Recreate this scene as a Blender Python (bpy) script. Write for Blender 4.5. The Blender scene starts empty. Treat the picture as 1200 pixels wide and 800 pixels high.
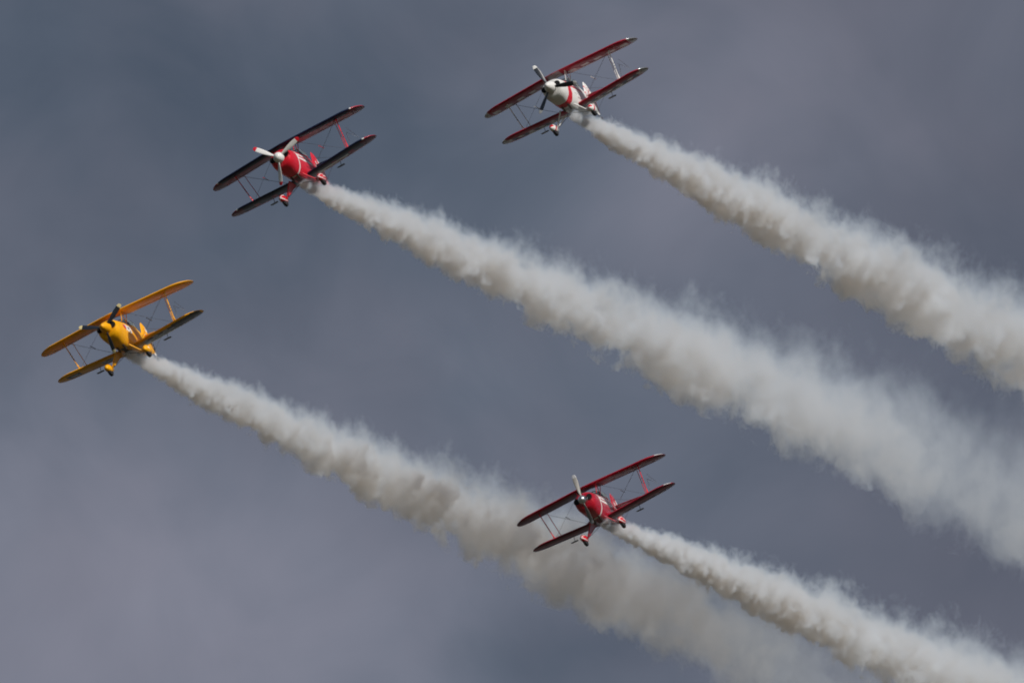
import bpy, bmesh, math, random
from mathutils import Vector, Matrix, noise as mnoise

S = bpy.context.scene
C = S.collection
PI = math.pi

# ------------------------------------------------------------------ camera
ELEV = math.radians(22.0)
RIGHT = Vector((1, 0, 0))
FWD = Vector((0, math.cos(ELEV), math.sin(ELEV)))
UP = Vector((0, -math.sin(ELEV), math.cos(ELEV)))
EYE = Vector((0, 0, 1.7))
FPX = 6800.0                                   # focal length in 1200-px-wide pixels
cam_d = bpy.data.cameras.new('camera')
cam_d.sensor_width = 36.0
cam_d.lens = FPX / 1200.0 * 36.0
cam_d.clip_start = 0.5
cam_d.clip_end = 20000.0
cam = bpy.data.objects.new('camera', cam_d)
C.objects.link(cam)
cam.matrix_world = Matrix((
    (RIGHT.x, UP.x, -FWD.x, EYE.x),
    (RIGHT.y, UP.y, -FWD.y, EYE.y),
    (RIGHT.z, UP.z, -FWD.z, EYE.z),
    (0, 0, 0, 1)))
S.camera = cam


def vdir(x, y, z):
    """right, up, towards the viewer -> world direction"""
    return RIGHT * x + UP * y - FWD * z


# ------------------------------------------------------------------ exposure, sampling
S.view_settings.view_transform = 'Standard'
S.view_settings.look = 'None'
S.view_settings.exposure = 0.0
S.view_settings.gamma = 1.0
S.view_settings.use_curve_mapping = False
S.render.engine = 'CYCLES'
cy = S.cycles
cy.use_adaptive_sampling = True
cy.adaptive_threshold = 0.02
cy.adaptive_min_samples = 16
cy.use_denoising = True
S.cycles.filter_width = 1.9
cy.max_bounces = 8
cy.diffuse_bounces = 3
cy.glossy_bounces = 3
cy.transparent_max_bounces = 24
cy.volume_bounces = 5
cy.volume_step_rate = 1.0
cy.volume_max_steps = 256
cy.caustics_reflective = False
cy.caustics_refractive = False

# ------------------------------------------------------------------ sun
SUN_DIR = vdir(0.48, 0.77, 0.39).normalized()
SUN_EL = math.asin(SUN_DIR.z)
SUN_ROT = math.atan2(SUN_DIR.x, SUN_DIR.y)
sun_d = bpy.data.lights.new('sun', 'SUN')
sun_d.energy = 3.9
sun_d.angle = math.radians(0.5)
sun_d.color = (1.0, 0.965, 0.93)
sun = bpy.data.objects.new('sun', sun_d)
C.objects.link(sun)
sun.rotation_euler = (-SUN_DIR).to_track_quat('-Z', 'Y').to_euler()
sun.location = SUN_DIR * 400


# ------------------------------------------------------------------ node helper
class NT:
    def __init__(self, tree):
        self.t = tree

    def new(self, kind, **kw):
        n = self.t.nodes.new(kind)
        for k, v in kw.items():
            setattr(n, k, v)
        return n

    def link(self, a, b):
        self.t.links.new(a, b)

    def put(self, sock, v):
        if isinstance(v, bpy.types.NodeSocket):
            self.link(v, sock)
        elif v is not None:
            sock.default_value = v

    def m(self, op, a, b=None, c=None, clamp=False):
        n = self.new('ShaderNodeMath', operation=op, use_clamp=clamp)
        self.put(n.inputs[0], a)
        if b is not None:
            self.put(n.inputs[1], b)
        if c is not None:
            self.put(n.inputs[2], c)
        return n.outputs[0]

    def vm(self, op, a, b=None):
        n = self.new('ShaderNodeVectorMath', operation=op)
        self.put(n.inputs[0], a)
        if b is not None:
            self.put(n.inputs[1], b)
        return n.outputs['Value'] if op in ('DOT_PRODUCT', 'LENGTH') else n.outputs[0]

    def xyz(self, x, y, z):
        n = self.new('ShaderNodeCombineXYZ')
        for s, v in zip(n.inputs, (x, y, z)):
            self.put(s, v)
        return n.outputs[0]

    def noise(self, vec, scale, detail=4.0, rough=0.55, dist=0.0, color=False):
        n = self.new('ShaderNodeTexNoise')
        self.put(n.inputs['Vector'], vec)
        n.inputs['Scale'].default_value = scale
        n.inputs['Detail'].default_value = detail
        n.inputs['Roughness'].default_value = rough
        n.inputs['Distortion'].default_value = dist
        return n.outputs['Color' if color else 'Fac']

    def remap(self, v, a, b, c=0.0, d=1.0, smooth=False):
        n = self.new('ShaderNodeMapRange', interpolation_type='SMOOTHSTEP' if smooth else 'LINEAR', clamp=True)
        for s, x in zip([n.inputs[0], n.inputs[1], n.inputs[2], n.inputs[3], n.inputs[4]], (v, a, b, c, d)):
            self.put(s, x)
        return n.outputs[0]

    def mixc(self, f, a, b):
        n = self.new('ShaderNodeMix', data_type='RGBA')
        self.put(n.inputs[0], f)
        for s, v in ((n.inputs[6], a), (n.inputs[7], b)):
            if isinstance(v, (tuple, list)):
                v = tuple(v) + (1.0,) * (4 - len(v))
            self.put(s, v)
        return n.outputs[2]


# ------------------------------------------------------------------ sky: Nishita daylight with a bank of dark cloud to the north
world = bpy.data.worlds.new('World')
S.world = world
world.use_nodes = True
wt = world.node_tree
wt.nodes.clear()
w = NT(wt)
sky = w.new('ShaderNodeTexSky', sky_type='NISHITA')
sky.sun_disc = False
sky.sun_elevation = SUN_EL
sky.sun_rotation = SUN_ROT
sky.air_density = 1.0
sky.dust_density = 1.0
tc = w.new('ShaderNodeTexCoord')
D = tc.outputs['Generated']
wu = w.m('MULTIPLY', w.vm('DOT_PRODUCT', D, tuple(RIGHT)), FPX)       # rough pixel-sized units of angle
wv = w.m('MULTIPLY', w.vm('DOT_PRODUCT', D, tuple(UP)), FPX)
front = w.vm('DOT_PRODUCT', D, tuple(FWD))
n1 = w.noise(D, 26.0, 5.0, 0.5, 0.6)
n2 = w.noise(D, 9.0, 3.0, 0.5, 0.3)
warp = w.noise(D, 30.0, 3.0, 0.5)
warp2 = w.noise(w.vm('ADD', D, (3.1, 1.7, 0.4)), 30.0, 3.0, 0.5)
wu_w = w.m('ADD', wu, w.m('MULTIPLY', w.m('SUBTRACT', warp, 0.5), 280.0))
wv_w = w.m('ADD', wv, w.m('MULTIPLY', w.m('SUBTRACT', warp2, 0.5), 280.0))


def spot(px, py, rx, ry, amp):
    a = w.m('DIVIDE', w.m('SUBTRACT', wu_w, px - 600.0), rx)
    b = w.m('DIVIDE', w.m('SUBTRACT', wv_w, 400.0 - py), ry)
    q = w.m('ADD', w.m('MULTIPLY', a, a), w.m('MULTIPLY', b, b))
    return w.m('MULTIPLY', w.m('EXPONENT', w.m('MULTIPLY', q, -1.0)), amp)


val = w.m('ADD', 0.43, w.m('MULTIPLY', w.m('SUBTRACT', n1, 0.5), 0.70))
val = w.m('ADD', val, w.m('MULTIPLY', w.m('SUBTRACT', n2, 0.5), 0.15))
for s_ in ((60, 60, 420, 260, -0.26), (330, 150, 300, 160, -0.16), (880, 110, 180, 160, 0.42), (720, 240, 160, 120, 0.14),
           (90, 720, 360, 190, 0.50), (320, 560, 260, 160, 0.12), (480, 770, 200, 110, 0.16),
           (1140, 330, 130, 200, -0.20), (720, 760, 150, 80, -0.28), (1150, 690, 120, 90, -0.20),
           (970, 600, 160, 90, 0.08), (1130, 60, 160, 110, 0.10), (560, 30, 260, 120, 0.0)):
    val = w.m('ADD', val, spot(*s_))
hue = w.noise(w.vm('ADD', D, (7.0, 2.0, 5.0)), 22.0, 3.0, 0.5)
cr = w.new('ShaderNodeValToRGB')
cr.color_ramp.interpolation = 'B_SPLINE'
els = cr.color_ramp.elements
els[0].position = 0.0
els[0].color = (0.063, 0.084, 0.122, 1)
els[1].position = 1.0
els[1].color = (0.240, 0.244, 0.306, 1)
e = els.new(0.5)
e.color = (0.120, 0.146, 0.196, 1)
w.put(cr.inputs[0], val)
warm = w.mixc(w.m('MULTIPLY', w.remap(hue, 0.42, 0.62), 0.22), cr.outputs[0], (0.150, 0.144, 0.184))
warm = w.mixc(w.remap(val, 0.0, 0.25), cr.outputs[0], warm)
warm = w.mixc(w.m('MULTIPLY', w.remap(wu_w, 50.0, 450.0), 0.30), warm, (0.125, 0.122, 0.158))
# outside the cloud bank the ordinary daylight sky takes over
bank = w.remap(w.m('ADD', front, w.m('MULTIPLY', w.m('SUBTRACT', n2, 0.5), 0.3)), 0.05, 0.45, 0.0, 1.0, True)
bg_sky = w.new('ShaderNodeBackground')
w.link(sky.outputs[0], bg_sky.inputs[0])
bg_sky.inputs[1].default_value = 0.05
bg_cl = w.new('ShaderNodeBackground')
w.link(warm, bg_cl.inputs[0])
bg_cl.inputs[1].default_value = 1.0
mx = w.new('ShaderNodeMixShader')
w.put(mx.inputs[0], bank)
w.link(bg_sky.outputs[0], mx.inputs[1])
w.link(bg_cl.outputs[0], mx.inputs[2])
wo = w.new('ShaderNodeOutputWorld')
w.link(mx.outputs[0], wo.inputs[0])
world.cycles.sampling_method = 'MANUAL'
world.cycles.sample_map_resolution = 512


# ------------------------------------------------------------------ materials
def paint(name, col, rough=0.38, metallic=0.0, coat=0.22, dirt=0.08, rib=0.0):
    m = bpy.data.materials.new(name)
    m.use_nodes = True
    t = NT(m.node_tree)
    b = m.node_tree.nodes['Principled BSDF']
    co = t.new('ShaderNodeTexCoord').outputs['Object']
    n = t.noise(co, 3.0, 5.0, 0.6)
    f = t.remap(n, 0.35, 0.75, 1.0 - dirt, 1.0)
    c = t.new('ShaderNodeMix', data_type='RGBA', blend_type='MULTIPLY')
    c.inputs[0].default_value = 1.0
    c.inputs[6].default_value = tuple(col) + (1,)
    t.link(f, c.inputs[7])
    t.link(c.outputs[2], b.inputs['Base Color'])
    t.put(b.inputs['Roughness'], t.remap(n, 0.3, 0.7, rough + 0.1, rough))
    b.inputs['Metallic'].default_value = metallic
    b.inputs['Coat Weight'].default_value = coat * (0.3 if rib else 1.0)
    b.inputs['Specular IOR Level'].default_value = 0.3 if rib else 0.5
    b.inputs['Coat Roughness'].default_value = 0.12
    if rib:
        sep = t.new('ShaderNodeSeparateXYZ')
        t.link(co, sep.inputs[0])
        wv_ = t.m('COSINE', t.m('MULTIPLY', sep.outputs[1], 2 * PI / 0.30))
        h = t.m('POWER', t.m('MULTIPLY_ADD', wv_, 0.5, 0.5), 6.0)
        bp = t.new('ShaderNodeBump')
        bp.inputs['Strength'].default_value = rib
        bp.inputs['Distance'].default_value = 0.01
        t.link(h, bp.inputs['Height'])
        t.link(bp.outputs[0], b.inputs['Normal'])
    return m


M = {
    'yellow': paint('yellow_paint', (0.90, 0.40, 0.003), rib=0.10),
    'red': paint('red_paint', (0.62, 0.006, 0.022)),
    'deep_red': paint('deep_red_paint', (0.33, 0.005, 0.024), rib=0.10),
    'navy': paint('navy_paint', (0.009, 0.014, 0.046), rib=0.10),
    'white': paint('white_paint', (0.74, 0.73, 0.70), rib=0.08),
    'black': paint('black_paint', (0.012, 0.013, 0.016), 0.4),
    'grey': paint('grey_paint', (0.30, 0.30, 0.31), 0.4),
    'silver': paint('polished_metal', (0.62, 0.64, 0.66), 0.22, 1.0, 0.0),
    'cream': paint('cream_tip_paint', (0.72, 0.60, 0.30)),
    'steel': paint('steel_wire', (0.11, 0.12, 0.14), 0.4, 0.6, 0.0),
    'tyre': paint('tyre_rubber', (0.012, 0.012, 0.014), 0.8, 0, 0.0),
    'inlet': paint('dark_inlet', (0.006, 0.006, 0.008), 0.9, 0, 0.0),
    'dark_blade': paint('dark_blade_paint', (0.016, 0.020, 0.028), 0.3),
    'exhaust': paint('sooty_exhaust_metal', (0.12, 0.10, 0.09), 0.45, 0.8, 0.0),
    'brown': paint('dark_trim_paint', (0.05, 0.035, 0.02), 0.45),
}
gm = bpy.data.materials.new('canopy_glass')
gm.use_nodes = True
gb = gm.node_tree.nodes['Principled BSDF']
gb.inputs['Base Color'].default_value = (0.42, 0.55, 0.58, 1)
gb.inputs['Roughness'].default_value = 0.08
gb.inputs['Transmission Weight'].default_value = 0.75
gb.inputs['IOR'].default_value = 1.15
gb.inputs['Coat Weight'].default_value = 0.6
M['glass'] = gm


# ------------------------------------------------------------------ mesh helpers
def link_mesh(name, verts, faces, mats, midx=None, parent=None, smooth=True):
    me = bpy.data.meshes.new(name)
    me.from_pydata([tuple(v) for v in verts], [], faces)
    for mm in mats:
        me.materials.append(M[mm] if isinstance(mm, str) else mm)
    if midx:
        for p, i in zip(me.polygons, midx):
            p.material_index = i
    bm = bmesh.new()
    bm.from_mesh(me)
    bmesh.ops.recalc_face_normals(bm, faces=bm.faces)
    bm.to_mesh(me)
    bm.free()
    for p in me.polygons:
        p.use_smooth = smooth
    if smooth:
        me.set_sharp_from_angle(angle=math.radians(42))
    o = bpy.data.objects.new(name, me)
    C.objects.link(o)
    if parent:
        o.parent = parent
    return o


class MB:
    """collects geometry with a material name per face"""

    def __init__(self):
        self.v, self.f, self.m = [], [], []

    def add(self, vs, fs, mat):
        k = len(self.v)
        self.v += [Vector(q) for q in vs]
        for i, f in enumerate(fs):
            self.f.append([k + a for a in f])
            self.m.append(mat[i] if isinstance(mat, list) else mat)

    def rings(self, rings, mat, cap=True, colour=None):
        """rings: list of lists of Vectors of equal count"""
        n = len(rings[0])
        vs = [p for r in rings for p in r]
        fs, ms = [], []
        for i in range(len(rings) - 1):
            for j in range(n):
                a, b = i * n + j, i * n + (j + 1) % n
                q = [a, b, b + n, a + n]
                fs.append(q)
                if colour:
                    c = (vs[q[0]] + vs[q[1]] + vs[q[2]] + vs[q[3]]) / 4
                    ms.append(colour(c, i, j) or mat)
                else:
                    ms.append(mat)
        if cap:
            fs.append(list(range(n))[::-1])
            ms.append(mat)
            fs.append([(len(rings) - 1) * n + j for j in range(n)])
            ms.append(mat)
        self.add(vs, fs, ms)

    def tube(self, a, b, r, mat, n=8, r2=None, flat=1.0, fdir=None):
        """round bar, or a streamlined one: flat>1 stretches it along fdir"""
        a, b = Vector(a), Vector(b)
        d = (b - a).normalized()
        s = Vector(fdir) if fdir is not None else (Vector((0, 0, 1)) if abs(d.z) < .9 else Vector((1, 0, 0)))
        s = (s - d * s.dot(d)).normalized()
        t = d.cross(s)
        rr = []
        for p, q in ((a, r), (b, r if r2 is None else r2)):
            rr.append([p + s * (q * flat * math.cos(2 * PI * k / n)) + t * (q * math.sin(2 * PI * k / n)) for k in range(n)])
        self.rings(rr, mat)

    def path(self, pts, r, mat, n=6):
        for a, b in zip(pts[:-1], pts[1:]):
            self.tube(a, b, r, mat, n)

    def build(self, name, parent=None, smooth=True):
        names = sorted(set(self.m))
        return link_mesh(name, self.v, self.f, names, [names.index(q) for q in self.m], parent, smooth)


def interp(tab, x):
    """tab rows (x, a, b, ...) with x falling; smooth (Catmull-like) interpolation"""
    if x >= tab[0][0]:
        return tab[0][1:]
    for i in range(len(tab) - 1):
        if tab[i][0] >= x >= tab[i + 1][0]:
            t = (tab[i][0] - x) / (tab[i][0] - tab[i + 1][0])
            p0 = tab[max(i - 1, 0)]
            p1, p2 = tab[i], tab[i + 1]
            p3 = tab[min(i + 2, len(tab) - 1)]
            out = []
            for k in range(1, len(p1)):
                h = p1[0] - p2[0]
                m1 = (p2[k] - p0[k]) / max(p0[0] - p2[0], 1e-6) * h
                m2 = (p3[k] - p1[k]) / max(p1[0] - p3[0], 1e-6) * h
                out.append((2 * t ** 3 - 3 * t ** 2 + 1) * p1[k] + (t ** 3 - 2 * t ** 2 + t) * m1
                           + (-2 * t ** 3 + 3 * t ** 2) * p2[k] + (t ** 3 - t ** 2) * m2)
            return tuple(out)
    return tab[-1][1:]


# ------------------------------------------------------------------ the biplane, in its own metres: x to the nose, y to its left, z up
#        x     half-w  top    bottom  squareness
FUS = [(1.87, 0.16, 0.12, -0.12, 2.0), (1.855, 0.27, 0.20, -0.22, 2.1), (1.81, 0.345, 0.26, -0.32, 2.2),
       (1.66, 0.395, 0.305, -0.43, 2.3), (1.30, 0.405, 0.345, -0.54, 2.4), (0.90, 0.40, 0.38, -0.61, 2.6),
       (0.30, 0.385, 0.42, -0.65, 2.8), (-0.30, 0.37, 0.45, -0.64, 2.9), (-1.00, 0.33, 0.46, -0.57, 2.8),
       (-1.80, 0.24, 0.40, -0.44, 2.6), (-2.60, 0.13, 0.27, -0.29, 2.3), (-3.15, 0.04, 0.16, -0.16, 2.0)]
NF = 168


def taper_amt(x):
    return max(0.0, min(1.0, (x + 2.6) / 2.0)) * (1.0 if x < 1.3 else max(0.0, 1.0 - 0.6 * (x - 1.3) / 0.5))


def fus_ring(x):
    hw, top, bot, ex = interp(FUS, x)
    cz = (top + bot) / 2
    hh = (top - bot) / 2
    r = []
    for k in range(NF):
        a = 2 * PI * (k + 0.5) / NF
        c, s = math.cos(a), math.sin(a)
        n = ex + (0.9 if s < 0 else -0.2)
        h = hh - 0.08 if s > 0 else hh + 0.08
        rad = (abs(c / hw) ** n + abs(s / h) ** n) ** (-1.0 / n)
        sn = abs(rad * s / h)
        tap = 1.0 - (0.34 * taper_amt(x)) * sn * sn if s < 0 else 1.0
        r.append(Vector((x, rad * c * tap, cz + 0.08 + rad * s)))
    return r


def fuselage(scheme, parent):
    xs = [1.87, 1.864, 1.855, 1.84, 1.825, 1.81, 1.78, 1.74, 1.70]
    x = 1.66
    while x > -3.15:
        xs.append(x)
        x -= 0.03
    xs.append(-3.15)
    b = MB()
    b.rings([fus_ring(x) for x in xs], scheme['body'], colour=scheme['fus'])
    return b.build('fuselage', parent)


def foil(t):
    """thickness fraction at chord fraction t, about 13 % thick"""
    return 0.13 / 0.2 * (0.2969 * math.sqrt(t) - 0.126 * t - 0.3516 * t ** 2 + 0.2843 * t ** 3 - 0.1036 * t ** 4)


NCH = 22
CH = [0.5 * (1 - math.cos(PI * k / NCH)) for k in range(NCH + 1)]


def wing_mesh(parent, name, y0, y1, le_root, sweep, chord, z0, dihedral, colour, base, tip=0.72, cut=None, both=True):
    """one wing: le_root at y=0; sweep = metres back per metre out; rounded tip over its last `tip` metres"""
    b = MB()

    def station(y):
        ay = abs(y)
        le = le_root - sweep * ay
        te = le - chord
        if ay > y1 - tip:
            t = min((ay - (y1 - tip)) / tip, 0.9995)
            le -= 0.62 * chord * (1 - math.sqrt(1 - t * t))
            te += 0.34 * chord * (1 - (1 - t ** 2.6) ** 0.42)
        if cut and ay < cut:
            te += 0.26 * (0.5 + 0.5 * math.cos(PI * ay / cut))
        c = max(le - te, 0.01)
        z = z0 + dihedral * ay
        thk = c if ay < y1 - tip else c * (0.55 + 0.45 * math.sqrt(max(1 - ((ay - (y1 - tip)) / tip) ** 2, 0)))
        ring = []
        for k in range(NCH + 1):
            ring.append(Vector((le - c * CH[k], y, z + thk * foil(CH[k]))))
        for k in range(NCH - 1, 0, -1):
            ring.append(Vector((le - c * CH[k], y, z - 0.92 * thk * foil(CH[k]))))
        return ring

    n = 110
    ys = [y0 + (y1 - y0) * (1 - (1 - k / n) ** 1.0) for k in range(n + 1)]
    ys = [y for y in ys if y < y1 - 0.12] + [y1 - 0.12 * (1 - q) ** 1.6 for q in (0, .2, .4, .6, .75, .88, .96, 1)]
    if both:
        ys = [-y for y in ys[::-1]] + ys[1:]
    rings = [station(y) for y in ys]

    def colr(c, i, j):
        le = le_root - sweep * abs(c.y)
        under = (j >= NCH)
        return colour(c.y, (le - c.x) / chord, under)

    b.rings(rings, base, colour=colr)
    return b.build(name, parent)


def plate(parent, name, outline, th, axis, mat, colour=None):
    """a thin lens-shaped surface from an outline of (x, s) in the x-z plane (axis 'y') or x-y plane (axis 'z')"""
    b = MB()
    cx = sum(p[0] for p in outline) / len(outline)
    cs = sum(p[1] for p in outline) / len(outline)
    K = 7
    rings = []
    for side in (1, -1):
        seq = range(K + 1) if side == 1 else range(K - 1, -1, -1)
        for k in seq:
            f = k / K
            h = th * math.sqrt(max(1 - f ** 3, 0)) * side
            ring = []
            for (px, ps) in outline:
                q = max(f, 0.02)
                x, s = cx + (px - cx) * q, cs + (ps - cs) * q
                ring.append(Vector((x, h, s)) if axis == 'y' else Vector((x, s, h)))
            rings.append(ring)
    b.rings(rings, mat, colour=colour)
    return b


def smooth_outline(pts, sub=6):
    out = []
    n = len(pts)
    for i in range(n):
        p0, p1, p2, p3 = (pts[(i + k - 1) % n] for k in range(4))
        for s in range(sub):
            t = s / sub
            out.append(tuple(0.5 * ((2 * p1[k]) + (-p0[k] + p2[k]) * t + (2 * p0[k] - 5 * p1[k] + 4 * p2[k] - p3[k]) * t * t
                                    + (-p0[k] + 3 * p1[k] - 3 * p2[k] + p3[k]) * t ** 3) for k in (0, 1)))
    return out


def blade(parent, ang, scheme, R=0.98):
    """propeller blade pointing along angle ang (0 = left wing, 90 = up) in the y-z plane"""
    b = MB()
    rad = Vector((0, math.cos(ang), math.sin(ang)))
    tan = Vector((0, -math.sin(ang), math.cos(ang)))
    ax = Vector((1, 0, 0))
    tab = [(0.08, 0.035, 0.030, 1.2), (0.16, 0.040, 0.028, 1.1), (0.30, 0.060, 0.020, 0.70), (0.50, 0.082, 0.014, 0.50),
           (0.70, 0.088, 0.010, 0.40), (0.86, 0.080, 0.008, 0.36), (0.90, 0.076, 0.008, 0.35), (0.96, 0.056, 0.006, 0.34), (0.98, 0.026, 0.004, 0.34)]
    rings = []
    for (r, c, t, tw) in [tuple(q) for q in tab]:
        d = (tan * math.cos(tw) + ax * math.sin(tw))
        nrm = rad.cross(d)
        ring = []
        for k in range(14):
            a = 2 * PI * k / 14
            ring.append(rad * (r * R / 0.98) + d * (c * math.cos(a)) + nrm * (t * math.sin(a)))
        rings.append(ring)
    b.rings(rings, scheme['blade'], colour=lambda c, i, j: scheme['blade_tip'] if i >= 5 else None)
    o = b.build('blade', parent)
    return o


def lathe_x(b, prof, mat, n=40, centre=(0, 0), colour=None, sy=1.0, sz=1.0):
    rings = [[Vector((x, centre[0] + r * sy * math.cos(2 * PI * k / n), centre[1] + r * sz * math.sin(2 * PI * k / n)))
              for k in range(n)] for (x, r) in prof]
    b.rings(rings, mat, colour=colour)


HUB = 2.0
# canopy profile: x, half width, base z, top z
CAN = [(0.02, 0.10, 0.40, 0.46), (-0.12, 0.20, 0.40, 0.58), (-0.30, 0.26, 0.40, 0.70), (-0.60, 0.28, 0.40, 0.80),
       (-0.95, 0.27, 0.40, 0.80), (-1.30, 0.22, 0.38, 0.70), (-1.65, 0.13, 0.36, 0.54), (-1.85, 0.05, 0.34, 0.42)]


def biplane(name_label, scheme):
    root = bpy.data.objects.new('biplane', None)
    root.empty_display_size = 0.5
    C.objects.link(root)
    root['label'] = name_label
    root['category'] = 'biplane'
    root['group'] = 'aerobatic biplanes flying in formation'

    fus = fuselage(scheme, root)
    # cooling inlets, a dished dark opening with a lip each side of the spinner
    for s in (1, -1):
        b = MB()
        n = 28
        rings = []
        for (dx, rr) in ((-0.20, 0.126), (-0.008, 0.120), (0.002, 0.112), (-0.002, 0.106), (-0.007, 0.103), (-0.009, 0.02)):
            rings.append([Vector((1.880 + dx, s * 0.252 + rr * 1.0 * math.cos(2 * PI * k / n),
                                  0.035 + rr * 0.95 * math.sin(2 * PI * k / n))) for k in range(n)])
        b.rings(rings, scheme['nose'], colour=lambda c, i, j: 'inlet' if i >= 2 else None)
        # the last cap must be dark as well
        b.m[-1] = 'inlet'
        b.build('air_inlet', fus)
    # exhaust
    for s in (1, -1):
        b = MB()
        b.tube((1.10, s * 0.12, -0.56), (0.86, s * 0.12, -0.71), 0.036, 'exhaust', 14)
        b.build('exhaust_pipe', root)
    # canopy
    b = MB()
    rings = []
    for k in range(33):
        x = CAN[0][0] + (CAN[-1][0] - CAN[0][0]) * k / 32
        hw, z0, z1 = interp(CAN, x)
        rings.append([Vector((x, hw * math.cos(a), z0 + (z1 - z0) * math.sin(a)))
                      for a in [PI * q / 18 for q in range(19)]] )
    b.rings(rings, 'glass', cap=False)
    can = b.build('canopy', root)
    for x in (-0.28, -0.98):
        fr = MB()
        hw, z0, z1 = interp(CAN, x)
        pts = [Vector((x, (hw + .004) * math.cos(a), z0 + (z1 - z0 + .004) * math.sin(a))) for a in [PI * q / 14 for q in range(15)]]
        fr.path(pts, 0.014, 'black')
        fr.build('canopy_frame', can)
    b = MB()
    lathe_x(b, [(-0.95, 0.02), (-0.95, 0.13), (-1.05, 0.14), (-1.10, 0.02)], 'brown', 20, (0, 0.52), sz=1.2)
    b.build('headrest', root)

    # wings
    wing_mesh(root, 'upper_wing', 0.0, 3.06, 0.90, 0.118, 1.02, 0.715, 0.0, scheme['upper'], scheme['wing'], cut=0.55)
    for s in (1, -1):
        b = MB()
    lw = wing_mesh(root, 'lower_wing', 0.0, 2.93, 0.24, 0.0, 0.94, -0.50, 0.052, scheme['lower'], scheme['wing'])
    # hinge gap lines of the ailerons: a slim dark strip let into the underside and the top
    def aileron_line(parent, le_root, sweep, chord, z0, dih, ya, yb):
        for s in (1, -1):
            g = MB()
            for (za) in (-1, 1):
                t = 0.76
                h = chord * foil(t)
                xa, xb = le_root - sweep * ya - chord * t, le_root - sweep * yb - chord * t
                pa = Vector((xa, s * ya, z0 + dih * ya + za * h * (0.93 if za < 0 else 1.0)))
                pb = Vector((xb, s * yb, z0 + dih * yb + za * h * (0.93 if za < 0 else 1.0)))
                g.tube(pa, pb, 0.007, 'black', 6)
            g.build('aileron_gap', parent)
    uw = [o for o in root.children if o.name.startswith('upper_wing')][0]
    aileron_line(uw, 0.90, 0.118, 1.02, 0.715, 0.0, 0.95, 2.6)
    aileron_line(lw, 0.24, 0.0, 0.94, -0.50, 0.052, 0.75, 2.5)

    # interplane struts: broad streamlined strut with a flared foot, thin slave strut behind
    for s in (1, -1):
        b = MB()
        a, c = Vector((0.02, s * 1.93, -0.37)), Vector((0.34, s * 2.05, 0.665))
        b.tube(a, a + (c - a) * 0.20, 0.036, scheme['strut'], 14, 0.017, 2.6, (1, 0, 0))
        b.tube(a + (c - a) * 0.20, a + (c - a) * 0.88, 0.017, scheme['strut'], 14, 0.017, 2.6, (1, 0, 0))
        b.tube(a + (c - a) * 0.88, c, 0.017, scheme['strut'], 14, 0.034, 2.6, (1, 0, 0))
        st = b.build('interplane_strut', root)
        g = MB()
        for f in (0.38, 0.47, 0.56):
            p = a + (c - a) * f
            g.tube(p, p + (c - a) * 0.018, 0.021, 'black', 14, 0.021, 2.5, (1, 0, 0))
        g.build('strut_band', st)
        b = MB()
        b.tube((-0.50, s * 1.75, -0.40), (-0.14, s * 1.86, 0.66), 0.0125, scheme['strut'], 8, 0.0125, 1.5, (1, 0, 0))
        b.build('slave_strut', root)
    # cabane struts
    for s in (1, -1):
        for (xa, xb) in ((0.62, 0.72), (0.10, 0.10), (0.10, 0.66)):
            b = MB()
            b.tube((xa, s * 0.30, 0.36), (xb, s * 0.42, 0.68), 0.013, scheme['strut'], 8, 0.013, 2.0, (1, 0, 0))
            b.build('cabane_strut', root)
    # flying and landing wires with the small rod where they cross
    for s in (1, -1):
        for dx in (0.0, -0.06):
            b = MB()
            b.tube((0.10 + dx, s * 0.40, -0.52), (0.34 + dx, s * 1.98, 0.66), 0.0035, 'steel', 6)
            b.build('flying_wire', root)
        b = MB()
        b.tube((0.45, s * 0.42, 0.66), (0.05, s * 1.90, -0.38), 0.0045, 'steel', 6)
        b.build('landing_wire', root)
        b = MB()
        b.tube((0.52, s * 1.14, 0.08), (-0.06, s * 1.14, 0.08), 0.013, scheme['rod'], 8)
        b.build('wire_spreader', root)
    # aileron spades under the lower wing
    for s in (1, -1):
        b = MB()
        b.tube((-0.50, s * 1.36, -0.47), (-0.36, s * 1.36, -0.70), 0.010, 'black', 8)
        b.build('spade_arm', root)
        o = plate(root, '', [(-0.22, -0.15), (-0.22, 0.15), (-0.40, 0.14), (-0.40, -0.14)], 0.012, 'z', 'black')
        for q in o.v:
            q.y += s * 1.36
            q.z += -0.70
        o.build('aileron_spade', root)
    # sighting frame on the left wing
    b = MB()
    P = [Vector((0.0, 2.02, -0.32)), Vector((0.0, 2.12, 0.12))]
    b.path(P, 0.007, 'steel')
    b.path([Vector((0.22, 2.14, 0.12)), Vector((-0.42, 2.14, 0.15))], 0.007, 'steel')
    b.path([Vector((0.22, 2.14, 0.12)), Vector((0.14, 2.13, -0.12))], 0.006, 'steel')
    b.path([Vector((-0.15, 2.14, 0.36)), Vector((-0.42, 2.30, 0.02))], 0.006, 'steel')
    b.path([Vector((-0.42, 2.14, 0.15)), Vector((-0.62, 2.30, -0.02))], 0.006, 'steel')
    b.build('sighting_frame', root)

    # tail
    fin_o = smooth_outline([(-2.28, 0.30), (-2.62, 0.66), (-2.86, 0.98), (-3.02, 1.07), (-3.13, 1.00), (-3.14, 0.55), (-3.14, 0.10), (-2.7, 0.15)])
    plate(root, '', fin_o, 0.035, 'y', scheme['fin_base'], colour=scheme['fin']).build('fin', root)
    rud_o = smooth_outline([(-3.15, 1.02), (-3.30, 0.96), (-3.50, 0.62), (-3.56, 0.25), (-3.48, -0.12), (-3.16, -0.20), (-3.15, 0.30), (-3.15, 0.7)])
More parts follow.
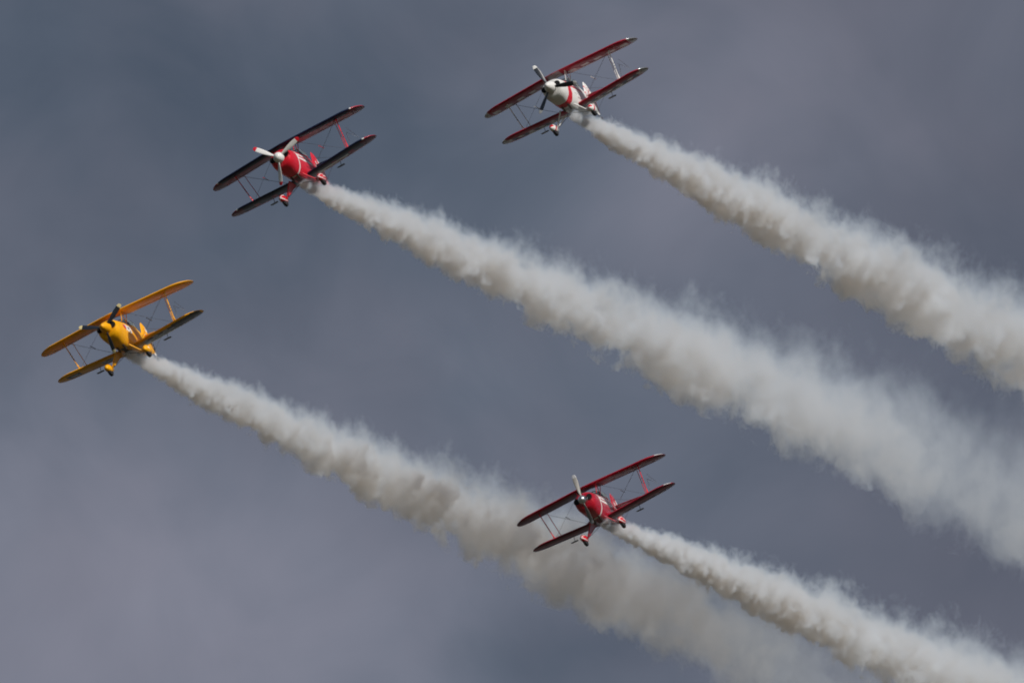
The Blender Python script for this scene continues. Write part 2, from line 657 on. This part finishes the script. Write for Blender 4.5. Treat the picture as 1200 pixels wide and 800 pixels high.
    plate(root, '', rud_o, 0.028, 'y', scheme['fin_base'], colour=scheme['fin']).build('rudder', root)
    for s in (1, -1):
        o = plate(root, '', smooth_outline([(-2.45, s * 0.10), (-2.62, s * 0.60), (-2.78, s * 1.05), (-2.98, s * 1.18), (-2.98, s * 0.6), (-2.98, s * 0.05)]),
                  0.030, 'z', scheme['wing'])
        for q in o.v:
            q.z += 0.40
        o.build('stabilizer', root)
        o = plate(root, '', smooth_outline([(-2.99, s * 0.08), (-2.99, s * 0.6), (-2.99, s * 1.20), (-3.12, s * 1.25), (-3.34, s * 1.0), (-3.42, s * 0.5), (-3.36, s * 0.10)]),
                  0.022, 'z', scheme['wing'])
        for q in o.v:
            q.z += 0.40
        o.build('elevator', root)
        b = MB()
        b.tube((-2.85, s * 0.75, 0.42), (-2.95, s * 0.03, 0.80), 0.005, 'steel', 6)
        b.build('tail_wire', root)
        b = MB()
        b.tube((-2.85, s * 0.75, 0.38), (-2.90, s * 0.05, -0.20), 0.006, 'steel', 6)
        b.build('tail_wire', root)
    # tail wheel
    b = MB()
    b.tube((-2.90, 0, -0.16), (-3.34, 0, -0.30), 0.018, 'steel', 8)
    tw = b.build('tail_wheel_spring', root)
    b = MB()
    n = 20
    b.rings([[Vector((-3.37 + r * math.cos(2 * PI * k / n), yy, -0.36 + r * math.sin(2 * PI * k / n))) for k in range(n)]
             for (yy, r) in ((-0.03, .05), (-0.025, .075), (0.0, .082), (0.025, .075), (0.03, .05))], 'tyre')
    b.build('tail_wheel', tw)

    # landing gear
    WX, WY, WZ = 0.72, 0.77, -1.10
    for s in (1, -1):
        b = MB()
        top_f, top_r, low = Vector((0.86, s * 0.27, -0.60)), Vector((0.16, s * 0.30, -0.64)), Vector((WX - 0.02, s * (WY - 0.10), WZ + 0.02))
        b.tube(top_f, low, 0.026, scheme['gear'], 10, 0.020, 1.8, (1, 0, 0))
        b.tube(top_r, low, 0.020, scheme['gear'], 10, 0.016, 1.6, (1, 0, 0))
        if scheme['gear_fairing']:
            d = Vector((0, s * 0.006, -0.002))
            tri = [top_f, top_r, low]
            b.add([q + d for q in tri] + [q - d for q in tri], [[0, 1, 2], [5, 4, 3], [0, 3, 4, 1], [1, 4, 5, 2], [2, 5, 3, 0]], scheme['gear'])
        b.build('gear_leg', root)
        b = MB()
        b.tube(low, (WX, s * (WY + 0.02), WZ), 0.02, 'steel', 10)
        b.tube((0.5, s * 0.05, -0.78), low, 0.010, 'steel', 8)
        b.build('axle', root)
        # wheel with tyre
        b = MB()
        n = 36
        b.rings([[Vector((WX + r * math.cos(2 * PI * k / n), s * WY + yy, WZ - 0.02 + r * math.sin(2 * PI * k / n))) for k in range(n)]
                 for (yy, r) in ((-0.062, .09), (-0.062, .15), (-0.045, .185), (0, .20), (0.045, .185), (0.062, .15), (0.062, .09))], 'tyre')
        wh = b.build('wheel', root)
        # spat: teardrop, open below
        b = MB()
        prof = [(0.36, 0.004, 0.006), (0.345, 0.045, 0.05), (0.30, 0.078, 0.095), (0.20, 0.105, 0.145), (0.05, 0.118, 0.175), (-0.12, 0.110, 0.165),
                (-0.28, 0.082, 0.125), (-0.42, 0.045, 0.075), (-0.50, 0.012, 0.025)]
        rings = []
        N = 32
        for k in range(41):
            x = 0.36 - 0.86 * (k / 40) ** 1.25
            hw, hh = interp([(p[0], p[1], p[2]) for p in prof], x)
            rings.append([Vector((WX + x, s * WY + max(hw, .003) * math.cos(2 * PI * q / N),
                                  WZ + 0.06 - 0.16 * (x - 0.1) * 0.3 + max(hh, .003) * (1.0 if math.sin(2 * PI * q / N) > 0 else 0.78) * math.sin(2 * PI * q / N)))
                          for q in range(N)])
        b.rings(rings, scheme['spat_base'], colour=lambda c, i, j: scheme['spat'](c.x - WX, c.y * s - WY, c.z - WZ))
        b.build('wheel_spat', root)

    # propeller
    b = MB()
    lathe_x(b, [(1.865, 0.03), (1.865, 0.165), (1.90, 0.172), (1.905, 0.165)], scheme['spinner'], 36)
    pr = b.build('propeller', root)
    b = MB()
    L = scheme.get('spin_len', 0.40)
    Rr = scheme.get('spin_r', 0.165)
    prof = [(1.905 + L * t, Rr * math.sqrt(max(1 - t ** scheme.get('spin_p', 1.8), 0.0)) + 0.002) for t in [k / 18 for k in range(19)]]
    lathe_x(b, prof, scheme['spinner'], 40)
    b.build('spinner', pr)
    for (ix, iy) in scheme['blades']:
        # image-space direction of the blade solved in the propeller's own disc
        l, u = scheme['R'].col[1], scheme['R'].col[2]
        det = l.x * u.y - u.x * l.y
        yy = (ix * u.y - u.x * iy) / det
        zz = (l.x * iy - l.y * ix) / det
        o = blade(pr, math.atan2(zz, yy), scheme)
        o.location = (HUB, 0, 0)

    # place it in the sky
    Rb = scheme['R']
    T = scheme['T']
    Mv = Matrix((RIGHT, UP, -FWD)).transposed()          # view frame -> world
    rot = Mv @ Rb
    loc = EYE + RIGHT * T[0] + UP * T[1] + FWD * T[2]
    root.matrix_world = Matrix.Translation(loc) @ rot.to_4x4()
    return root


# ------------------------------------------------------------------ paint schemes
def in_ring(x, c, h):
    return abs(x - c) < h


def red_fus(c, i, j):
    x, z = c.x, c.z
    side = abs(c.y)
    xr = 1.02 - 0.12 * max(0.0, z)
    if in_ring(x, xr, 0.048):
        return 'white'
    if in_ring(x, -0.02, 0.014) and z > -0.45:
        return 'shade_soot_red'
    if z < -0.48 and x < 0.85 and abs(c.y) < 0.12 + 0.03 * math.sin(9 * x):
        return 'shade_soot_red'
    if side > 0.05 and z > -0.3:
        # two swept white stripes from a knot on the ring
        if -0.80 < x < xr and abs(z - (-0.04 + 0.015 * (xr - x))) < 0.040:
            return 'white'
        if -0.35 < x < xr and abs(z - (0.10 + 0.03 * (xr - x))) < 0.036:
            return 'white'
        if xr - 0.16 < x < xr and -0.06 < z < 0.13:
            return 'white'
    if -2.7 < x < -1.5 and abs(z - (0.12 - 0.02 * x)) < 0.035 and side > 0.03:
        return 'white'
    return None


def white_fus(c, i, j):
    x, z = c.x, c.z
    side = abs(c.y)
    if side > 0.2 and 0.0 < x < 0.55 and abs(z + 0.16) < 0.03 and math.sin(x * 71) + math.sin(x * 43 + z * 90) > 0.5:
        return 'grey'
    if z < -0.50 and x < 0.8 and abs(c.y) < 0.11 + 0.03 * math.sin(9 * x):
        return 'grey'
    if 0.86 - 0.12 * z < x < 1.24 - 0.12 * z:
        if z > 0.0 and side > 0.08 and abs(z - 0.14) < 0.018:
            return None
        return 'red'
    if side > 0.05 and z > -0.2 and x < 0.9:
        if -0.75 < x and abs(z - (0.06 + 0.02 * (0.9 - x))) < 0.042:
            return 'red'
        if -0.10 < x and abs(z - (0.20 + 0.02 * (0.9 - x))) < 0.032:
            return 'red'
    if x < -1.6 and z > 0.18 and side > 0.02:
        return 'red'
    if x < -1.3 and abs(z - 0.10) < 0.03:
        return 'red'
    return None


def yellow_fus(c, i, j):
    x, z = c.x, c.z
    side = abs(c.y)
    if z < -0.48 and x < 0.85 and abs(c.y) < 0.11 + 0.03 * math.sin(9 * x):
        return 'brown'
    if in_ring(x, -0.02, 0.014) and z > -0.45:
        return 'brown'
    if side > 0.10:
        if ((x - 0.95) / 0.17) ** 2 + ((z - 0.03) / 0.095) ** 2 < 1:
            return 'red'
        if 0.18 < x < 0.84 and abs(z - (0.04 - 0.04 * (0.84 - x))) < 0.13 + 0.03 * math.sin(x * 23):
            if ((x - 0.48) / 0.09) ** 2 + ((z - 0.05) / 0.055) ** 2 < 1 or ((x - 0.36) / 0.05) ** 2 + ((z + 0.05) / 0.04) ** 2 < 1:
                return 'black'
            if ((x - 0.70) / 0.04) ** 2 + ((z - 0.12) / 0.03) ** 2 < 1:
                return 'grey'
            return 'white'
    return None


def fin_red(c, i, j):
    if ((c.x + 2.92) / 0.07) ** 2 + ((c.z - 0.60) / 0.07) ** 2 < 1:
        return 'white'
    if -3.36 < c.x < -3.24 and 0.05 < c.z < 0.80:
        return 'white'
    return None


def fin_white(c, i, j):
    if c.x < -3.42 or (c.z - 0.15 < 0.22 * math.sin((c.x + 3.5) * 6) and c.x > -3.1):
        return 'red'
    if abs(((c.x + 3.0) * 0.7 + (c.z - 0.6))) < 0.035 or abs(((c.x + 3.2) * -0.9 + (c.z - 0.45))) < 0.03:
        return 'red'
    if c.x > -2.60 and c.z > 0.4:
        return 'red'
    return None


def fin_yellow(c, i, j):
    if ((c.x + 2.90) / 0.10) ** 2 + ((c.z - 0.50) / 0.085) ** 2 < 1:
        return 'grey'
    if c.x < -3.22 + 0.05 * math.sin(c.z * 26):
        return 'white' if math.sin(c.z * 19 + c.x * 14) > -0.55 else 'black'
    return None


def spat_red(x, y, z):
    if z > -0.04 and (abs((z - 0.08) - 1.1 * y) < 0.024 or abs((z - 0.08) + 1.1 * y) < 0.024) and x > -0.15:
        return 'white'
    if y > 0.03 and abs(z - 0.09) < 0.022 and x < 0.12:
        return 'white'
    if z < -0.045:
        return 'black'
    return None


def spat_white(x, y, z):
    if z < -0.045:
        return 'black'
    if abs(x - 0.12 + 0.6 * z) < 0.05 or (x > 0.24 and z > 0.07) or abs(z - 0.16) < 0.018 and x < 0.1:
        return 'red'
    return None


def spat_yellow(x, y, z):
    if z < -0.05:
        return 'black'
    if ((x - 0.12) / 0.09) ** 2 + ((z - 0.10) / 0.03) ** 2 < 1 and y > 0:
        return 'white'
    return None


def up_yellow(y, t, under):
    return None


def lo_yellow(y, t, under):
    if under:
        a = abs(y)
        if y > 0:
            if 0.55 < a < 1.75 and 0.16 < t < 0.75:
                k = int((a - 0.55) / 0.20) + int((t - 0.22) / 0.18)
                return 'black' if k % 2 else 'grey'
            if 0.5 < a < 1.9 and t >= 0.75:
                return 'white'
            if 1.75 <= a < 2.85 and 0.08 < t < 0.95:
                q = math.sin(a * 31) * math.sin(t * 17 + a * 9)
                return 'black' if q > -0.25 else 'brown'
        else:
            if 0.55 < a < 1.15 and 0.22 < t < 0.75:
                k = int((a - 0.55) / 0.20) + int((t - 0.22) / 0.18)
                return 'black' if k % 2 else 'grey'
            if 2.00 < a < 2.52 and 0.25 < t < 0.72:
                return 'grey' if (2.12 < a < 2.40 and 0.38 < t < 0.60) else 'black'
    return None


def up_navy(y, t, under):
    a = abs(y)
    if under and t > 0.12 and a > 2.6:
        return 'shade_soot_red'
    if a > 2.74:
        return 'red'
    if 2.66 < a <= 2.74 and t < 0.16:
        return 'white'
    if under and t > 0.30:
        return 'deep_red'
    return None


def lo_navy(y, t, under):
    a = abs(y)
    if under and t > 0.12 and a > 2.4:
        return 'shade_soot_red'
    if a > 2.62:
        return 'red'
    if 2.54 < a <= 2.62 and t < 0.16:
        return 'white'
    if under:
        if 0.52 < t < 0.84 and 0.5 < y < 1.75:
            return 'white'
        if t >= 0.84:
            return 'deep_red'
        if t > 0.35 and a < 2.3:
            return 'navy' if math.sin(a * 9) > -0.6 else 'deep_red'
    return None


def up_white(y, t, under):
    a = abs(y)
    if a > 2.80:
        return ('silver' if a > 2.84 else 'white') if not (under and t > 0.3) else 'grey'
    if under:
        if 0.40 < t < 0.80:
            k = (a + 0.08) % 0.50
            if k < 0.27:
                return 'white'
        if t > 0.93:
            return 'white'
        if a < 0.26 and t < 0.5:
            return 'grey'
    return None


def lo_white(y, t, under):
    a = abs(y)
    if a > 2.68:
        return ('silver' if a > 2.72 else 'white') if not (under and t > 0.3) else 'grey'
    if under:
        if t > 0.74 and 0.5 < a < 2.0:
            return 'white'
        if 0.34 < t < 0.74:
            q = math.sin(a * 15) + 0.7 * math.sin(t * 21 + a * 7)
            if q > 0.5:
                return 'white'
            return 'navy' if q < -0.1 else None
    return None


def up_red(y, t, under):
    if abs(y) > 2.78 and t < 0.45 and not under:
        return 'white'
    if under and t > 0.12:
        return 'shade_soot_red'  # shade of the underside painted in as a darker red
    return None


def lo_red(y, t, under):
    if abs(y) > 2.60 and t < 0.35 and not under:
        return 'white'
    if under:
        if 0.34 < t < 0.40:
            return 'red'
        return 'shade_soot_red'  # underside shade put into the colour
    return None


M['crimson'] = paint('cloud_shaded_red_paint', (0.43, 0.004, 0.020), 0.25, coat=0.5)  # body red darkened: cloud shade put into the colour
M['blade_metal'] = paint('worn_blade_metal', (0.20, 0.19, 0.175), 0.5, 0.5, 0.0)
M['shade_soot_red'] = paint('shade_and_soot_red_paint', (0.13, 0.006, 0.026), rib=0.10)  # dark red: painted shade on wing undersides, also belly soot and seam


def Rm(rows):
    return Matrix(rows)


PLANES = [
    dict(label='yellow biplane with dark three-blade propeller, far left of the formation',
         R=Rm([[-0.2636, 0.8825, -0.3896], [0.1514, 0.4367, 0.8868], [0.9527, 0.1748, -0.2487]]), T=(-13.73, 0.18, 205.31),
         body='yellow', nose='yellow', belly='yellow', wing='yellow', strut='yellow', gear='yellow', gear_fairing=True,
         spinner='yellow', spin_len=0.50, spin_r=0.195, spin_p=1.35, rod='black', blade='dark_blade', blade_tip='cream', fus=yellow_fus, fin=fin_yellow,
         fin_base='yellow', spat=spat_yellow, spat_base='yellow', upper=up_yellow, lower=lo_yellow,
         blades=[(15.8, 25.1), (-26.8, 0.2), (12.0, -30.5)]),
    dict(label='red biplane with navy wings, white spinner and white three-blade propeller',
         R=Rm([[-0.279, 0.8582, -0.4309], [0.118, 0.476, 0.8715], [0.953, 0.1924, -0.234]]), T=(-7.48, 6.09, 201.48),
         body='red', nose='red', belly='red', wing='navy', strut='red', gear='red', gear_fairing=True,
         spinner='white', spin_len=0.30, spin_r=0.185, spin_p=2.2, rod='red', blade='white', blade_tip='red', fus=red_fus, fin=fin_red,
         fin_base='red', spat=spat_red, spat_base='red', upper=up_navy, lower=lo_navy,
         blades=[(-30.5, 11.0), (22.0, 21.5), (3.5, -32.0)]),
    dict(label='white biplane with red wings and chequered undersides, topmost in the formation',
         R=Rm([[-0.3232, 0.8615, -0.3916], [0.1105, 0.4454, 0.8885], [0.9399, 0.2439, -0.2391]]), T=(1.96, 8.58, 202.81),
         body='white', nose='white', belly='white', wing='deep_red', strut='white', gear='white', gear_fairing=False,
         spinner='white', spin_len=0.50, spin_r=0.205, spin_p=1.35, rod='white', blade='dark_blade', blade_tip='white', fus=white_fus, fin=fin_white,
         fin_base='white', spat=spat_white, spat_base='white', upper=up_white, lower=lo_white,
         blades=[(-18.3, 23.8), (29.5, 4.5), (-11.8, -30.7)]),
    dict(label='all red biplane with silver two-blade propeller, lowest in the formation',
         R=Rm([[-0.2963, 0.8782, -0.3754], [0.1692, 0.4351, 0.8843], [0.94, 0.1985, -0.2775]]), T=(3.14, -6.07, 212.33),
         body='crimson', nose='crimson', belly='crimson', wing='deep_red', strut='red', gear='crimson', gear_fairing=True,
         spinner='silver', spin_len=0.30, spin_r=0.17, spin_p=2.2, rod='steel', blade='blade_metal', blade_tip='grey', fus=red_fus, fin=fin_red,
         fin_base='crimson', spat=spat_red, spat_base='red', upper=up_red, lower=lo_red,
         blades=[(-10.0, 27.0), (10.5, -24.0)]),
]
for p in PLANES:
    biplane(p['label'], p)


# ------------------------------------------------------------------ smoke trails: real volumes along each flight path
def smoke_material(name, a, b, flare, near, far, xfar, seed, wisps):
    m = bpy.data.materials.new(name)
    m.use_nodes = True
    nt = m.node_tree
    nt.nodes.clear()
    t = NT(nt)
    co = t.new('ShaderNodeTexCoord').outputs['Object']
    sep = t.new('ShaderNodeSeparateXYZ')
    t.link(co, sep.inputs[0])
    x, y, z = sep.outputs
    R = t.m('ADD', t.m('MULTIPLY_ADD', x, b, a), t.m('MULTIPLY', t.m('SUBTRACT', 1.0, t.m('EXPONENT', t.m('MULTIPLY', x, -0.1))), flare))
    u = t.m('MULTIPLY', t.m('LOGARITHM', t.m('MULTIPLY_ADD', x, b, a + 0.1), math.e), 0.85 / b)
    yn, zn = t.m('DIVIDE', y, R), t.m('DIVIDE', z, R)
    q = t.xyz(t.m('MULTIPLY_ADD', u, 0.62, seed), yn, t.m('MULTIPLY', zn, 0.75))
    n = t.noise(q, 1.8, 5.0, 0.64, 0.3)
    nb = t.noise(t.vm('ADD', q, (5.3, 9.1, 2.7)), 2.1, 4.0, 0.62)
    nl = t.noise(t.vm('ADD', q, (1.3, 4.1, 8.7)), 0.62, 2.0, 0.5)
    # the plume meanders a little as it ages
    age = t.remap(x, 2.0, 30.0)
    rho = t.m('SQRT', t.m('ADD', t.m('MULTIPLY', yn, yn), t.m('MULTIPLY', zn, zn)))
    up = t.remap(zn, -0.5, 0.9, 0.0, 1.0, True)
    amp = t.m('MULTIPLY_ADD', up, wisps, 2.1)
    f = t.m('MULTIPLY_ADD', t.m('SUBTRACT', n, 0.50), t.m('MULTIPLY', amp, t.m('MULTIPLY_ADD', age, 0.45, 0.75)), t.m('ADD', t.m('SUBTRACT', 0.86, rho), t.m('MULTIPLY', t.m('SUBTRACT', nl, 0.5), t.m('MULTIPLY_ADD', age, 0.9, 0.5))))
    soft = t.m('MULTIPLY_ADD', up, t.m('MULTIPLY_ADD', age, 0.55, 0.30), 0.15)
    d = t.m('DIVIDE', f, soft, clamp=True)
    d = t.m('MULTIPLY', d, t.m('MULTIPLY_ADD', up, -0.62, 1.05))
    d = t.m('MULTIPLY', d, t.remap(nb, 0.36, 0.64, 0.18, 1.9))
    str_ = t.remap(x, 3.0, xfar, near, far)
    dens = t.m('MULTIPLY', t.m('DIVIDE', d, R), t.m('MULTIPLY', str_, 1.12))
    # first metres behind the exhaust: thin, with two dense white puffs
    thin = t.remap(x, 1.6, 3.2, 0.16, 1.0, True)
    p1 = t.m('EXPONENT', t.m('MULTIPLY', t.m('POWER', t.m('DIVIDE', t.m('SUBTRACT', x, 0.40), 0.20), 2.0), -1.0))
    dens = t.m('MULTIPLY', dens, thin)
    core = t.remap(t.m('ADD', rho, t.m('MULTIPLY', t.m('SUBTRACT', n, 0.5), 1.2)), 0.75, 0.45)
    core2 = t.remap(t.m('ADD', t.m('SQRT', t.m('ADD', t.m('POWER', t.m('ADD', zn, 0.30), 2.0), t.m('MULTIPLY', yn, yn))), t.m('MULTIPLY', t.m('SUBTRACT', n, 0.5), 1.0)), 0.45, 0.25)
    p2 = t.m('EXPONENT', t.m('MULTIPLY', t.m('POWER', t.m('DIVIDE', t.m('SUBTRACT', x, 1.35), 0.16), 2.0), -1.0))
    dens = t.m('ADD', dens, t.m('MULTIPLY', t.m('ADD', t.m('MULTIPLY', p1, core), t.m('MULTIPLY', p2, core2)), 26.0))
    sc = t.new('ShaderNodeVolumeScatter')
    sc.inputs['Color'].default_value = (0.73, 0.855, 1.0, 1)
    sc.inputs['Anisotropy'].default_value = 0.15
    t.link(dens, sc.inputs['Density'])
    ab = t.new('ShaderNodeVolumeAbsorption')
    ab.inputs['Color'].default_value = (0.10, 0.04, 0.0, 1)
    t.link(t.m('MULTIPLY', dens, 0.09), ab.inputs['Density'])
    add = t.new('ShaderNodeAddShader')
    t.link(sc.outputs[0], add.inputs[0])
    t.link(ab.outputs[0], add.inputs[1])
    out = t.new('ShaderNodeOutputMaterial')
    t.link(add.outputs[0], out.inputs['Volume'])
    tr = t.new('ShaderNodeBsdfTransparent')
    rgb = t.new('ShaderNodeRGB')
    rgb.outputs[0].default_value = (1, 1, 1, 1)
    t.link(rgb.outputs[0], tr.inputs[0])
    t.link(tr.outputs[0], out.inputs['Surface'])
    m.cycles.volume_step_rate = STEP
    return m


STEP = 0.034


def trail(pl, px0, py0, slope, length, a, b, near, far, xfar, seed, label, wisps=0.7, flare=0.34):
    """starts under the belly at picture position (px0, py0) of its aircraft and runs back along the flight path"""
    Z0 = pl['T'][2] - 0.6
    aft = -Vector(pl['R'].col[0])
    vpx = 600 + FPX * aft.x / -aft.z
    vpy = py0 + slope * (vpx - px0)
    aft = Vector((aft.x, -(vpy - 400) / FPX * -aft.z, aft.z)).normalized()
    P0 = EYE + RIGHT * ((px0 - 600) / FPX * Z0) + UP * ((400 - py0) / FPX * Z0) + FWD * Z0
    X = vdir(aft.x, aft.y, aft.z).normalized()
    Zv = (UP - X * UP.dot(X)).normalized()
    # lean the local "up" a little so that wisps stream to the upper right
    Yv = Zv.cross(X).normalized()
    rings = []
    N, K = 40, 150
    for k in range(K + 1):
        x = length * (k / K) ** 1.5
        R = a + b * x + flare * (1 - math.exp(-0.1 * x))
        ring = []
        for j in range(N):
            an = 2 * PI * j / N
            c, s = math.cos(an), math.sin(an)
            lump = mnoise.fractal(Vector((math.log(a + 0.1 + b * x) / b * 0.5 + seed, c * 0.9, s * 0.9)), 1.0, 2.0, 3)
            rr = R * (1.26 + 0.38 * max(s, 0) + 0.10 * lump)
            if x < 2.6:
                rr = R * 1.05
            ring.append(Vector((x, c * rr, s * rr)))
        rings.append(ring)
    bmh = MB()
    bmh.rings(rings, 'x')
    M['x'] = smoke_material('smoke', a, b, flare, near, far, xfar, seed, wisps)
    o = bmh.build('smoke_trail')
    o.matrix_world = Matrix(((X.x, Yv.x, Zv.x, P0.x), (X.y, Yv.y, Zv.y, P0.y), (X.z, Yv.z, Zv.z, P0.z), (0, 0, 0, 1)))
    o['label'] = label
    o['category'] = 'smoke trail'
    o['kind'] = 'thing'
    o['group'] = 'white smoke trails streaming behind the biplanes'
    return o


trail(PLANES[0], 148, 412, 0.456, 175, 0.25, 0.0260, 2.3, 0.16, 105, 3.0,
      'smoke trail behind the yellow biplane, passing behind the lowest red one', 0.55)
trail(PLANES[1], 353, 213, 0.425, 175, 0.25, 0.0275, 2.4, 0.22, 105, 21.0,
      'thick smoke trail streaming from the red biplane with navy wings', 0.8)
trail(PLANES[2], 671, 134, 0.496, 165, 0.25, 0.0270, 2.8, 0.50, 105, 47.0,
      'smoke trail streaming from the white biplane, uppermost of the four', 0.8)
trail(PLANES[3], 705, 610, 0.420, 165, 0.25, 0.0260, 3.0, 0.48, 105, 78.0,
      'dense smoke trail streaming from the all red biplane, crossing the yellow one\'s trail', 0.8, 0.22)

# ------------------------------------------------------------------ the airfield far below, out of frame: it throws light up onto the bellies
g = bpy.data.materials.new('airfield_grass')
g.use_nodes = True
t = NT(g.node_tree)
pb = g.node_tree.nodes['Principled BSDF']
co = t.new('ShaderNodeTexCoord').outputs['Object']
t.link(t.mixc(t.remap(t.noise(co, 0.02, 5.0), 0.35, 0.65), (0.045, 0.048, 0.028), (0.075, 0.070, 0.050)), pb.inputs['Base Color'])
pb.inputs['Roughness'].default_value = 0.95
gr = MB()
gr.add([(-8000, -8000, 0), (8000, -8000, 0), (8000, 8000, 0), (-8000, 8000, 0)], [[0, 1, 2, 3]], 'x')
M['x'] = g
go = gr.build('ground', smooth=False)
go['kind'] = 'structure'
